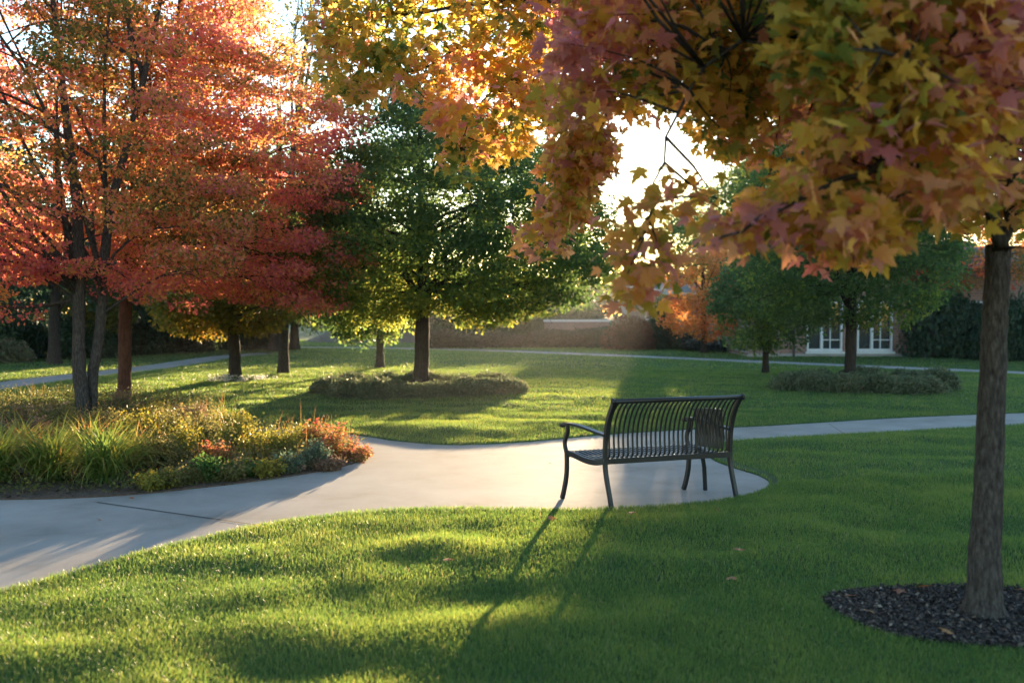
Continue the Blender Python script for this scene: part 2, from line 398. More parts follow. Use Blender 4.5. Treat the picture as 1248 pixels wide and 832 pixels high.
def tree(name, label, cat, base, trunks, bark, polys, mat, Y, depth, nclu, per, lsize, rclu, tintf, group=None, flatz=.6, tpl=LEAF, nlimb=30, up=.5, spread=.14, lr=.022, layer=0, lk=.36, limb_from=(.45, 1.0)):
    """trunks: list of (points, radii); polys: crown outline in photo pixels at distance Y; depth: half depth of the crown"""
    root = thing(name, base, label, cat, group)
    m = MB()
    for pts, rad in trunks: trunk_mesh(m, pts, rad)
    child(m.build('trunk', bark, smooth=True), root)
    poly = np.array(polys, float); c = in_poly_px(polys, nclu)
    ed = edge_dist_px(poly, c); emax = ed.max()
    s = np.sqrt(np.clip(1 - (1 - ed / emax) ** 2, 0.03, 1))
    dy = rng.uniform(-1, 1, nclu); dy = np.sign(dy) * np.abs(dy) ** .6 * depth * s
    cen_ = np.array([P(px, py, Y) for px, py in c]); cen_[:, 1] += dy; 
    if layer:
        ax = np.array(trunks[0][0])[:, :2].mean(0); rr_ = np.hypot(cen_[:, 0] - ax[0], cen_[:, 1] - ax[1])
        zz_ = cen_[:, 2] + .18 * rr_ + .12 * noise2(cen_[:, 0], cen_[:, 1], 77, 2.0)
        cen_[:, 2] += lk * (np.round(zz_ / layer) * layer - zz_) + rng.normal(0, .05, nclu)
    rad = rclu * rng.uniform(.7, 1.3, nclu)[:, None] * np.array([1, 1, flatz])
    tin = tintf(c, dy / depth)
    V_, F_, T_ = leaf_cloud(cen_, rad, tin, per, lsize, tpl, up=up, spread=spread)
    child(fast_mesh('crown', V_, F_, mat, T_), root)
    if nlimb:
        m = MB(); tp = trunks[-1][0] if len(trunks) == 1 else None
        for k in rng.choice(nclu, min(nlimb, nclu), replace=False):
            tr_ = trunks[rng.integers(len(trunks))] if tp is None else trunks[0]
            pts = np.array(tr_[0], float); e = cen_[k]
            f = rng.uniform(*limb_from) * (len(pts) - 1); i = min(int(f), len(pts) - 2); a = pts[i] * (1 - f + i) + pts[i + 1] * (f - i)
            if a[2] > e[2] + .3:
                zz = max(e[2] - .2, pts[0][2] + (pts[-1][2] - pts[0][2]) * limb_from[0] * .8)
                for j in range(len(pts) - 1):
                    if pts[j][2] <= zz <= pts[j + 1][2]:
                        t = (zz - pts[j][2]) / (pts[j + 1][2] - pts[j][2] + 1e-6); a = pts[j] * (1 - t) + pts[j + 1] * t
            p_ = limb_path(a, e, 7, .08, .05); L_ = np.linalg.norm(e - a)
            r0 = lr * min(1.4, .4 + L_ * .35)
            m.tube(p_, [r0 * (1 - .8 * i / 6) for i in range(7)], 5)
            for _ in range(3):
                q = p_[rng.integers(3, 6)]; e2 = e + rng.normal(0, rclu * 1.1, 3) * np.array([1, 1, .6])
                m.tube(limb_path(q, e2, 4, .05, .05), [r0 * .35, r0 * .3, r0 * .2, r0 * .1], 4)
        child(m.build('branches', bark, smooth=True), root)
    return root
def edge_dist_px(poly, c):
    dd = np.full(len(c), 1e9)
    for i in range(len(poly)):
        a, b = poly[i - 1], poly[i]; ab = b - a; t = np.clip(((c - a) @ ab) / max(ab @ ab, 1e-9), 0, 1)
        dd = np.minimum(dd, np.linalg.norm(c - a - t[:, None] * ab, axis=1))
    return dd
def px_trunk(Y, pts):                               # (px, py, half width in px) list -> world points and radii
    Pn = [P(a, b, Y) for a, b, c in pts]; Pn[0][2] = -.03
    return Pn, [c * Y / FPX for a, b, c in pts]

# leaf colours
M_red = leaf_mat('red maple leaves', [(0, (.06, .085, .02)), (.25, (.14, .115, .03)), (.42, (.40, .22, .055)), (.6, (.54, .20, .085)), (.8, (.53, .145, .12)), (1, (.38, .09, .10))], .6, 2.0)
M_green = leaf_mat('green leaves', [(0, (.030, .058, .022)), (.5, (.054, .094, .026)), (.8, (.100, .140, .026)), (1, (.18, .18, .03))], .55, 2.6)
M_dark = leaf_mat('dark green leaves', [(0, (.017, .042, .024)), (.5, (.030, .060, .028)), (.85, (.052, .080, .030)), (1, (.08, .08, .03))], .35, 1.6)
M_yellow = leaf_mat('yellow green leaves', [(0, (.07, .10, .015)), (.5, (.17, .15, .02)), (.8, (.30, .20, .025)), (1, (.36, .16, .03))], .5, 1.6)
M_orange = leaf_mat('orange leaves', [(0, (.10, .10, .03)), (.35, (.32, .16, .04)), (.7, (.52, .20, .05)), (1, (.46, .11, .06))], .6, 2.0)
M_maple = leaf_mat('turning maple leaves', [(0, (.045, .085, .018)), (.22, (.085, .115, .022)), (.38, (.26, .20, .03)), (.55, (.44, .26, .04)), (.7, (.46, .21, .085)), (.85, (.40, .16, .14)), (1, (.34, .12, .13))], .64, 2.1, .45)
M_shrub = leaf_mat('grey green shrub leaves', [(0, (.060, .085, .045)), (.5, (.10, .125, .065)), (.85, (.16, .155, .085)), (1, (.22, .16, .10))], .35, 1.7)

nz = lambda c, s, sd_: noise2(c[:, 0], c[:, 1], sd_, s)

# ------------------------------------------------------------------ left red trees
def red_tint(c, dy):
    t = .66 + .17 * nz(c, .022, 21) + rng.normal(0, .13, len(c))
    up_ = np.exp(-((c[:, 0] - 150) / 130) ** 2 - ((c[:, 1] - 110) / 110) ** 2)      # the greener patch high in the crown
    t -= .42 * up_; t -= .26 * np.exp(-((c[:, 0] - 370) / 60) ** 2 - ((c[:, 1] - 40) / 70) ** 2)
    return np.clip(t, 0, 1)
YA = G(103, 515)[1]
tA1 = px_trunk(YA, [(105,516,8.6),(101,490,8.4),(97,460,8.2),(96,415,7.4),(96,368,7.2),(98,344,7),(94,250,6),(78,120,4.5),(60,-40,3)])
tA2 = ([P(109,508,YA)+np.array([0,.05,0])] + [P(a, b, YA + .12) for a, b in ((114,486),(113,455),(120,416),(125,368),(124,338),(135,250),(170,120),(200,-20))], [c * YA / FPX for c in (4,5,6.6,6.2,6.2,6.2,5.5,4,2.5)])
tree('red_maple', 'red leaved tree with twin grey stems rising from the planting bed', 'tree', G(104, 516), [tA1, tA2], M_bark,
     [(-220,390),(-120,400),(-40,385),(0,402),(25,372),(50,350),(85,338),(130,350),(165,360),(205,350),(250,342),(280,325),(285,250),(300,150),(285,0),(240,-150),(100,-260),(-100,-250),(-260,-100),(-300,150)],
     M_red, YA, 2.6, 1150, 125, .058, .34, red_tint, flatz=.34, spread=.22, layer=.52, nlimb=34, lr=.022)
YB = G(152, 492)[1]
tB = px_trunk(YB, [(152,494,8.6),(152,460,8),(152,420,7.8),(153,365,7.6),(160,290,6.5),(190,180,5.5),(215,60,4),(225,-60,2)])
tree('red_maple', 'red leaved tree with one reddish brown trunk behind the twin stems', 'tree', G(152, 494), [tB], M_bark_r,
     [(140,335),(165,352),(200,362),(250,372),(300,364),(345,374),(385,380),(412,368),(418,348),(405,334),(440,324),(442,304),(410,288),(385,275),(420,262),(442,240),(432,200),(440,150),(430,100),(390,95),(350,60),(320,0),(310,-80),(250,-160),(150,-120),(120,50),(110,200)],
     M_red, YB, 2.3, 850, 125, .060, .33, red_tint, flatz=.36, spread=.22, layer=.52, nlimb=28, lr=.024)
# thin tree whose pale limbs show against the sky above the red crown
tC = px_trunk(23.0, [(345,447,6),(346,400,5.5),(350,300,5),(358,180,4),(368,90,3),(378,20,2),(384,-60,1.2)])
tree('slender_tree', 'slender thinly leaved tree rising above the red crown', 'tree', (tC[0][0][0], 23, 0), [tC], M_bark,
     [(330,150),(340,60),(350,-60),(370,-120),(410,-60),(425,20),(420,90),(400,140),(370,160)], M_yellow, 23.0, .9, 75, 26, .09, .26,
     lambda c, dy: np.clip(.35 + rng.normal(0, .2, len(c)), 0, 1), nlimb=30, lr=.02)

# ------------------------------------------------------------------ middle trees
t = px_trunk(18.5, [(513,478,11),(513,460,9.5),(514,430,9),(515,395,8.5),(516,330,7),(514,240,5),(512,160,3),(511,125,1.2)])
tree('shade_tree', 'full dark green tree standing in the ring of low shrubs mid lawn', 'tree', (t[0][0][0], 18.5, 0), [t], M_bark_d,
     [(322,275),(350,240),(395,218),(435,190),(460,150),(485,128),(515,112),(545,126),(585,150),(625,178),(680,190),(718,228),(738,268),(752,300),(748,330),(728,354),(698,370),(650,381),(610,390),(575,387),(540,374),(505,378),(475,390),(440,402),(415,396),(398,374),(360,352),(330,315)],
     M_green, 18.5, 3.3, 1100, 115, .07, .34, lambda c, dy: np.clip(.58 + .2 * nz(c, .03, 31) + .002 * (c[:, 1] - 270) + rng.normal(0, .1, len(c)), 0, 1), flatz=.5, layer=.5, lk=.25, spread=.18, nlimb=34, lr=.026)  # sunlit yellow green of the lower crown is put into the leaf tint
t = px_trunk(25.2, [(463,450,5.5),(463,430,4.6),(464,400,4.4),(465,360,3.6),(465,300,2.5)])
tree('young_tree', 'small green tree with thin grey trunk behind the shrub ring', 'tree', (t[0][0][0], 25.2, 0), [t], M_bark,
     [(385,350),(400,310),(440,280),(500,290),(520,350),(505,395),(475,408),(430,418),(395,400)], M_green, 25.2, 1.7, 200, 70, .10, .36,
     lambda c, dy: np.clip(.6 + rng.normal(0, .15, len(c)), 0, 1), nlimb=14)
t = px_trunk(21.0, [(287,465,7.5),(286,440,7),(285,410,7),(284,370,6.5),(283,330,4.5),(282,290,2)])
tree('yellow_tree', 'small yellowing tree with dark trunk standing in white flowers', 'tree', (t[0][0][0], 21, 0), [t], M_bark_d,
     [(192,372),(205,352),(235,335),(270,322),(320,328),(352,348),(362,375),(345,394),(315,402),(290,396),(262,408),(235,410),(212,398)], M_yellow, 21.0, 1.4, 260, 66, .085, .27,
     lambda c, dy: np.clip(.42 + .006 * (c[:, 1] - 370) + .12 * nz(c, .04, 41) + rng.normal(0, .1, len(c)), 0, 1), nlimb=30, lr=.025)
t = px_trunk(19.2, [(1036,470,9),(1036,455,7),(1037,420,6.5),(1037,375,6.2),(1038,300,5),(1038,210,3.2),(1037,130,1.4)])
tree('shade_tree', 'round green tree rising from the shrub bed before the brick house', 'tree', (t[0][0][0], 19.2, 0), [t], M_bark_d,
     [(905,300),(910,230),(930,165),(985,120),(1045,98),(1105,135),(1150,215),(1168,300),(1150,350),(1112,384),(1060,396),(1005,390),(960,394),(920,372),(900,340)],
     M_green, 19.2, 2.4, 620, 88, .075, .33, lambda c, dy: np.clip(.42 + .18 * nz(c, .03, 51) + rng.normal(0, .1, len(c)) + .25 * (rng.random(len(c)) < .12), 0, 1), nlimb=40)
t = px_trunk(23.2, [(933,458,4.5),(933,440,3.8),(934,410,3.5),(935,370,3),(936,320,1.5)])
tree('young_tree', 'low crowned small green tree left of the right shrub bed', 'tree', (t[0][0][0], 23.2, 0), [t], M_bark_d,
     [(868,360),(890,325),(925,300),(965,300),(1000,330),(1012,370),(1000,400),(965,418),(925,424),(905,426),(890,410),(875,390)], M_green, 23.2, 1.5, 260, 56, .09, .29,
     lambda c, dy: np.clip(.42 + .16 * nz(c, .04, 61) + rng.normal(0, .1, len(c)), 0, 1), nlimb=16)
t = px_trunk(33.0, [(858,432,4),(858,405,3.5),(857,370,3),(857,320,1.5)])
tree('orange_tree', 'orange leaved small tree in front of the grey roofed wing', 'tree', (t[0][0][0], 33, 0), [t], M_bark_d,
     [(808,388),(820,372),(815,350),(812,330),(832,316),(850,298),(880,305),(905,325),(915,365),(905,398),(880,412),(840,414),(822,404)], M_orange, 33.0, 1.3, 230, 62, .085, .28,
     lambda c, dy: np.clip(.66 + .15 * nz(c, .05, 71) + rng.normal(0, .1, len(c)), 0, 1), nlimb=18)
t = px_trunk(54.0, [(880,409,5),(880,370,4.5),(882,320,3.5),(885,270,2)])
tree('tall_tree', 'tall pale green tree behind the orange tree', 'tree', (t[0][0][0], 54, 0), [t], M_bark_d,
     [(856,344),(832,334),(824,300),(812,282),(812,268),(828,246),(862,230),(900,195),(950,175),(1010,215),(1020,300),(970,345),(900,350)], M_green, 54.0, 3.5, 560, 75, .16, .6,
     lambda c, dy: np.clip(.6 + rng.normal(0, .14, len(c)), 0, 1), nlimb=20)
t = px_trunk(30.0, [(1135,437,5),(1135,400,4.5),(1132,340,4),(1128,280,2.5)])
tree('pink_tree', 'thin pinkish grey leaved tree above the dark evergreen shrubs', 'tree', (t[0][0][0], 30, 0), [t], M_bark,
     [(1075,330),(1070,290),(1090,250),(1130,225),(1180,240),(1230,270),(1260,320),(1230,350),(1170,350),(1110,345)], M_orange, 30.0, 2.0, 220, 56, .10, .38,
     lambda c, dy: np.clip(.15 + .8 * (rng.random(len(c)) < .35) + rng.normal(0, .1, len(c)), 0, 1), nlimb=25)

# ------------------------------------------------------------------ woodland behind on the left
def bg_tree(px, base_y, wpx, poly, mat, label, tint, n=200, ls=.15, rc=.55, dep=3.0, name='woodland_tree', bark=M_bark_d, top=120):
    Yt = G(px, base_y)[1]
    tr_ = px_trunk(Yt, [(px, base_y, wpx), (px, base_y - 25, wpx * .85), (px + 1, base_y - 70, wpx * .78), (px + 2, base_y - 150, wpx * .6), (px + 2, top, wpx * .25)])
    return tree(name, label, 'tree', (tr_[0][0][0], Yt, 0), [tr_], bark, poly, mat, Yt, dep, int(n*1.3), 66, ls, rc,
                lambda c, dy: np.clip(tint + .12 * nz(c, .03, 81) + rng.normal(0, .12, len(c)), 0, 1), group='woodland trees behind the lawn', nlimb=16)
bg_tree(66, 446, 8, [(-160,330),(-120,180),(0,110),(100,90),(200,150),(240,260),(190,330),(130,372),(60,350),(0,345),(-90,360)], M_dark, 'thick trunked dark tree beside the narrow side path', .5, 230, .12, .45)
bg_tree(338, 429, 9.5, [(260,345),(250,270),(270,200),(340,150),(410,190),(440,260),(430,330),(400,370),(350,388),(300,380)], M_green, 'broad trunked woodland tree behind the yellowing tree', .35, 220)
bg_tree(359, 428, 6, [(330,340),(330,270),(380,220),(440,240),(470,300),(460,360),(420,392),(380,398),(345,380)], M_green, 'woodland tree with narrow trunk at the foot of the bank', .45, 170)
bg_tree(196, 431, 6, [(90,350),(100,240),(160,180),(250,200),(290,290),(280,360),(240,405),(190,412),(130,400)], M_dark, 'hazy dark woodland tree behind the red brown trunk', .55, 240)
bg_tree(128, 437, 3.2, [(85,370),(95,330),(130,310),(165,330),(170,375),(150,408),(120,412),(95,400)], M_yellow, 'young yellow green tree seen between the twin stems', .25, 110, .11, .33, 1.4, top=330)
bg_tree(-90, 440, 8, [(-260,400),(-250,200),(-120,120),(20,180),(50,320),(30,400),(-60,420),(-180,420)], M_dark, 'dark woodland tree at the left edge of the view', .4, 220)
bg_tree(250, 424, 6, [(160,340),(180,240),(260,190),(340,240),(350,330),(320,395),(250,412),(190,400)], M_dark, 'dark woodland tree between the yellowing tree and the bank', .5, 240)
bg_tree(20, 425, 6, [(-90,380),(-60,260),(20,230),(100,260),(130,340),(120,410),(60,425),(-20,425),(-80,415)], M_dark, 'low dark woodland tree left of the thick trunk', .3, 230)

# ------------------------------------------------------------------ shrubs
def shrub_mesh(mat, n=1500, ls=.045, rx=.42, ry=.42, h=.42, tint=.45, bumps=9, name='low_shrub', label='', cat='shrub', group=None, tpl=DIA):
    root = thing(name, (0, 0, 0), label, cat, group)
    d = unit(rng.normal(size=(bumps, 3))); d[:, 2] = np.abs(d[:, 2]) * .8
    c = d * np.array([rx, ry, h]) * .55; c[:, 2] = np.clip(c[:, 2], .08 * h, None) + .12 * h
    rad = np.array([rx, ry, h * .85]) * rng.uniform(.42, .62, (bumps, 1))
    V_, F_, T_ = leaf_cloud(c, rad, tint + rng.normal(0, .08, bumps), n // bumps, ls, tpl, up=.4, spread=.16, droop=-.3, shell=.6)
    V_[:, 2] = np.where(V_[:, 2] < 0.01, .01 + np.abs(V_[:, 2]) * .3, V_[:, 2])
    fast_mesh('foliage', V_, F_, mat, T_, root)
    m = MB()
    for k in range(12):
        e = c[k % bumps] + rng.normal(0, .3, 3) * rad[k % bumps]; e[2] = max(e[2], .1 * h)
        m.tube(limb_path((rng.normal(0, .08) * rx, rng.normal(0, .08) * ry, -.03), e, 5, .05, .06), [.022 * h + .004, .018 * h + .003, .014 * h + .002, .01 * h + .002, .003], 5)
    m.build('stems', M_bark_d, root)
    return root
def stamp(proto, used, loc, rz, s, label, group=None):
    if proto not in used:
        used.append(proto); proto.location = tuple(map(float, loc)); proto.rotation_euler = (0, 0, rz); proto.scale = s; proto['label'] = label
        if group: proto['group'] = group
        return proto
    return dup(proto, loc, rz, s, label, group)
used = []
low = [shrub_mesh(M_shrub, 5200, .046, tint=t_) for t_ in (.38, .5, .6, .45)]
def shrub_ring(c, rx, ry, n, where, seed, hs):
    r = np.random.default_rng(seed); names = []
    for k in range(n):
        a = 2 * math.pi * (k + .5) / n + r.uniform(-.1, .1); x, y = c[0] + rx * math.cos(a), c[1] + ry * math.sin(a)
        side = 'front' if math.sin(a) < -.35 else 'back' if math.sin(a) > .35 else 'end'
        lr_ = 'right' if math.cos(a) > 0 else 'left'
        names.append((x, y, side, lr_, abs(math.cos(a))))
    cnt = {}
    for k, (x, y, side, lr_, ca) in enumerate(names):
        cnt.setdefault((side, lr_), []).append(k)
    ordw = ['outermost', 'second from the end', 'third from the end', 'fourth from the end', 'fifth from the end']
    for key, ks in cnt.items():
        ks.sort(key=lambda q: -names[q][4])
        for j, k in enumerate(ks):
            x, y, side, lr_, ca = names[k]; sc_ = r.uniform(.88, 1.2)
            lab = f'low shrub on the {lr_} {side} of the {where}' + (f', {ordw[j]}' if len(ks) > 1 else '')
            stamp(low[r.integers(4)], used, (x, y, .0), r.uniform(0, 6.28), (sc_, sc_, hs * r.uniform(.84, 1.16)), lab, 'low shrubs ringed round the trees')
shrub_ring(cen, 1.55, 1.0, 17, "central green tree's ring", 3, .92)
shrub_ring(rgt, 1.32, .80, 14, 'right shrub bed', 4, 1.0)
M_hedge = leaf_mat('dull hedge leaves', [(0, (.016, .026, .013)), (.5, (.028, .040, .019)), (1, (.055, .056, .028))], .3, 1.5)
M_redsh = leaf_mat('reddish shrub leaves', [(0, (.06, .05, .025)), (.5, (.12, .065, .04)), (1, (.20, .08, .05))], .4, 1.5)
big = {'dark': shrub_mesh(M_dark, 13000, .085, .9, .9, 1.0, .45, 22, 'evergreen_shrub'),
       'hedge': shrub_mesh(M_hedge, 9000, .085, .9, .9, 1.0, .45, 14, 'hedge_shrub'),
       'red': shrub_mesh(M_redsh, 9000, .085, .9, .9, 1.0, .5, 14, 'reddish_shrub'),
       'pale': shrub_mesh(M_shrub, 8000, .085, .9, .9, 1.0, .7, 14, 'pale_shrub')}
def put(kind, px, by, wpx, top, label, Y=None, group='shrubs before the buildings and woods'):
    Yb = Y or G(px, by)[1]; x = P(px, by, Yb)[0]; hh = P(px, top, Yb)[2]; ww = wpx * Yb / FPX / 2
    stamp(big[kind], used, (x, Yb, 0), random.uniform(0, 6.28), (ww / .95, min(ww, 1.6) / .95, hh / 1.12), label, group)
put('dark', 1152, 437, 105, 338, 'huge dark evergreen shrub covering the right end of the brick house')
put('dark', 1232, 441, 90, 345, 'dark evergreen shrub at the right edge behind the foreground trunk')
put('dark', 1320, 442, 120, 330, 'dark evergreen shrub beyond the right edge of the view')
put('dark', 1196, 432, 80, 352, 'dark evergreen shrub between the two front evergreens')
put('red', 768, 427, 70, 378, 'big rounded reddish shrub in the hazy sunbeam')
put('dark', 808, 427, 44, 350, 'upright dark shrub left of the orange tree')
put('hedge', 870, 429, 90, 408, 'low brown shrub under the orange tree')
put('hedge', 835, 426, 50, 400, 'small dull shrub right of the upright dark shrub')
hx = [(548, 60, 396), (590, 62, 398), (632, 60, 404), (672, 66, 396), (712, 68, 395), (744, 56, 392)]
hl = ['leftmost', 'second from left', 'third from left', 'third from right', 'second from right', 'rightmost']
for (px, wp, tp), l in zip(hx, hl): put('hedge', px, 424, wp + 14, tp, f'brownish hedge shrub, {l} of the hedge row beyond the far path')
tl = [(470, 'bank end'), (520, 'a'), (570, 'b'), (620, 'c'), (668, 'd'), (712, 'e')]
tw = ['leftmost', 'second from left', 'third from left', 'third from right', 'second from right', 'rightmost']
for (px, _), l in zip(tl, tw): put('dark', px, 412, 72, 363 + random.uniform(-3, 4), f'tall dark shrub, {l} of the screen added behind the hedge row for shade', Y=45)  # mostly hidden row, put in to keep sun off the far lawn
for px, l in zip((445, 495, 545, 595, 645, 692), tw): put('hedge', px, 412, 80, 362 + random.uniform(-3, 3), f'tall dull shrub, {l} of the back row added to block sun through the screen', Y=46.6)  # staggered second row, added where sun slipped between the tops
put('dark', 100, 438, 90, 372, 'dark shrub under the woods between thick trunk and twin stems')
put('dark', 30, 438, 80, 380, 'dark shrub left of the thick woodland trunk')
put('pale', 8, 443, 70, 408, 'pale pinkish shrub at the left edge beside the side path')
put('dark', 170, 433, 90, 385, 'dark shrub behind the reddish brown trunk')
put('hedge', 228, 430, 90, 392, 'dull shrub under the woods left of the yellowing tree')
put('dark', 312, 427, 90, 390, 'dark shrub behind the yellowing tree')
put('hedge', -70, 440, 110, 385, 'dull shrub beyond the left edge of the view')
put('pale', 585, 422, 26, 402, 'small pale bush before the hedge row under the green tree')

# far wood closing the horizon
c = np.stack([rng.uniform(-150, 150, 2200), rng.uniform(112, 138, 2200), rng.uniform(.5, 5.4, 2200)], 1)
c[:, 2] *= 1 + .5 * (np.abs(c[:, 0]) > 45)
V_, F_, T_ = leaf_cloud(c, np.tile([2.4, 2.0, 1.6], (2200, 1)), rng.uniform(.2, .8, 2200), 42, .7, DIA)
tag(fast_mesh('far_wood', V_, F_, M_dark, T_), 'low hazy wood closing the view behind the buildings', 'wood', kind='stuff')
# earth bank on the left of the tall hedge
m = MB(); nx, ny = 30, 10; vv = []
x0, x1 = P(372, 415, 46)[0], P(600, 415, 46)[0]
for j in range(ny):
    for i in range(nx):
        u, v = i / (nx - 1), j / (ny - 1); hh = .85 * min(1, u * 4.5) * min(1, (1 - u) * 6) * min(1, v * 2.2)
        vv.append((x0 + (x1 - x0) * u, 42 + 7 * v, hh - .06 + random.uniform(-.03, .03)))
m.add(vv, [(j * nx + i, j * nx + i + 1, (j + 1) * nx + i + 1, (j + 1) * nx + i) for j in range(ny - 1) for i in range(nx - 1)])
M_bank = noise_mat('leaf strewn bank', [(.3, (.07, .06, .035)), (.6, (.13, .10, .07)), (.8, (.17, .13, .10))], 4, 8, .95, .6, 20, .05)
tag(m.build('earth_bank', M_bank, smooth=True), kind='structure')

# ------------------------------------------------------------------ buildings
def brick_mat():
    m, N, L = new_mat('brick wall')
    tc = N.new('ShaderNodeTexCoord'); mp = N.new('ShaderNodeMapping'); L.new(tc.outputs['Object'], mp.inputs[0]); mp.inputs['Rotation'].default_value = (R(90), 0, 0)
    b = N.new('ShaderNodeTexBrick'); b.inputs['Scale'].default_value = 3.2; b.inputs['Color1'].default_value = (.30, .155, .115, 1); b.inputs['Color2'].default_value = (.21, .11, .085, 1)
    b.inputs['Mortar'].default_value = (.34, .30, .27, 1); b.inputs['Mortar Size'].default_value = .018
    L.new(mp.outputs[0], b.inputs[0])
    n = N.new('ShaderNodeTexNoise'); n.inputs['Scale'].default_value = 2; mx = N.new('ShaderNodeMix'); mx.data_type = 'RGBA'; mx.blend_type = 'MULTIPLY'; mx.inputs['Factor'].default_value = .35
    L.new(b.outputs[0], mx.inputs['A']); L.new(n.outputs[0], mx.inputs['B'])
    p = N.new('ShaderNodeBsdfPrincipled'); p.inputs['Roughness'].default_value = .9; L.new(mx.outputs['Result'], p.inputs['Base Color'])
    o = N.new('ShaderNodeOutputMaterial'); L.new(p.outputs[0], o.inputs[0]); return m
M_brick = brick_mat()
M_white = noise_mat('white paint', [(.3, (.46, .47, .47)), (.7, (.54, .55, .55))], 4, 4, .5, 0)
M_roof = noise_mat('grey shingles', [(.3, (.13, .125, .12)), (.7, (.21, .20, .195))], 6, 6, .9, .4, 30, .02, .2, (1, 4, 4))
M_glass = noise_mat('window glass', [(.3, (.012, .018, .022)), (.7, (.02, .03, .035))], 1, 2, .06, 0, spec=.8)
M_dkm = noise_mat('dark metal', [(.3, (.04, .035, .03)), (.7, (.06, .055, .05))], 4, 2, .6, 0)
HY = G(1000, 436)[1]
hx0, hx1 = P(912, 436, HY)[0], P(1480, 436, HY)[0]
house = thing('brick_house', (hx0, HY, 0), 'brick house with white framed windows behind the right trees', 'house')
def loc_box(m, x0, x1, y0, y1, z0, z1): m.box(((x0 + x1) / 2, (y0 + y1) / 2, (z0 + z1) / 2), (x1 - x0, y1 - y0, z1 - z0))
W = hx1 - hx0; EV = 2.75; HD = 3.2
wins = []
for (a, b) in ((983, 1026), (1044, 1087), (1180, 1223), (1300, 1343)):
    wins.append((P(a, 420, HY)[0] - hx0, P(b, 420, HY)[0] - hx0))
zs, zt = P(0, 428, HY)[2], 1.75
m = MB(); loc_box(m, 0, W, 0, HD, -.1, zs); loc_box(m, 0, W, 0, HD, zt, EV)
xs = [0] + [q for w_ in wins for q in w_] + [W]
for i in range(0, len(xs), 2): loc_box(m, xs[i], xs[i + 1], 0, HD, zs, zt)
m.build('wall', M_brick, house)
m = MB(); loc_box(m, -.06, W, -.10, -.003, -.1, .13); m.build('foundation', M_conc, house)
m = MB(); ov = .5
m.add([(-ov, -ov, EV), (W + ov, -ov, EV), (W + ov, HD + ov, EV), (-ov, HD + ov, EV), (1.6, HD / 2, EV + .8), (W - 1.6, HD / 2, EV + .8)], [(0,1,5,4),(1,2,5),(2,3,4,5),(3,0,4),(3,2,1,0)])
m.build('roof', M_roof, house)
m = MB(); xd = P(966, 430, HY)[0] - hx0; m.tube([(xd, -.14, .0), (xd, -.14, 1.4), (xd, -.14, EV)], .035, 8); m.build('downspout', M_dkm, house)
for (a, b) in wins:
    f = MB(); t_ = .055
    loc_box(f, a, b, -.05, .06, zs, zs + .08); loc_box(f, a, b, -.05, .06, zt - t_, zt)
    nmid = (a + b) / 2 - (b - a) * .12
    for x in (a, b - t_): loc_box(f, x, x + t_, -.048, .058, zs + .08, zt - t_)
    loc_box(f, nmid, nmid + t_ * 1.5, -.046, .057, zs + .08, zt - t_); loc_box(f, nmid + t_ * 1.5, b - t_, -.025, .045, zs + .34, zs + .37)
    x2 = nmid + t_ + (b - t_ - nmid - t_) * .42
    loc_box(f, x2, x2 + .03, -.03, .05, zs + .08, zt - t_)
    fr = f.build('window', M_white, house)
    p_ = MB(); loc_box(p_, a + .01, b - .01, .062, .075, zs + .01, zt - .01); p_.build('pane', M_glass, fr)
    s_ = MB(); loc_box(s_, a - .06, b + .06, -.13, -.052, zs - .07, zs - .004); s_.build('sill', M_white, fr)
# low wing with grey roof further back
wy = 62.0
wx0, wx1 = P(768, 400, wy)[0], P(905, 400, wy)[0]; WW = wx1 - wx0; ev2 = P(0, 357, wy)[2]; rd2 = P(0, 333, wy)[2]
wing = thing('low_wing', (wx0, wy, 0), 'low far building with a pale grey roof left of the orange tree', 'building')
m = MB(); loc_box(m, 0, WW, 0, 5, -.1, ev2); m.build('wall', M_brick, wing)
m = MB(); m.add([(-.3, -.4, ev2 + .004), (WW, -.4, ev2 + .004), (WW, 5.4, ev2 + .004), (-.3, 5.4, ev2 + .004), (.2, 2.5, rd2), (WW - .5, 2.5, rd2)], [(0,1,5,4),(1,2,5),(2,3,4,5),(3,0,4),(3,2,1,0)])
m.build('roof', M_roof, wing)
m = MB(); loc_box(m, -.3, WW, -.46, -.403, ev2 - .1, ev2 + .03); m.build('fascia', M_white, wing)
for x in (.9, 2.6, 4.3):
    f = MB(); loc_box(f, x, x + .9, -.04, -.003, .75, 1.75); fr = f.build('window', M_white, wing)
    p_ = MB(); loc_box(p_, x + .07, x + .83, -.052, -.043, .82, 1.68); p_.build('pane', M_glass, fr)
# pale garden wall showing over the hedge
gx0, gx1 = P(664, 400, 43.2)[0], P(742, 400, 43.2)[0]; gz = P(0, 389.5, 43.2)[2]
gw = thing('garden_wall', (gx0, 43.2, 0), 'brick garden wall with white coping behind the hedge row', 'wall')
m = MB(); loc_box(m, 0, gx1 - gx0, 0, .25, -.05, gz - .09); m.build('wall', M_brick, gw)
m = MB(); loc_box(m, -.05, gx1 - gx0 + .05, -.05, .3, gz - .088, gz); m.build('coping', M_white, gw)

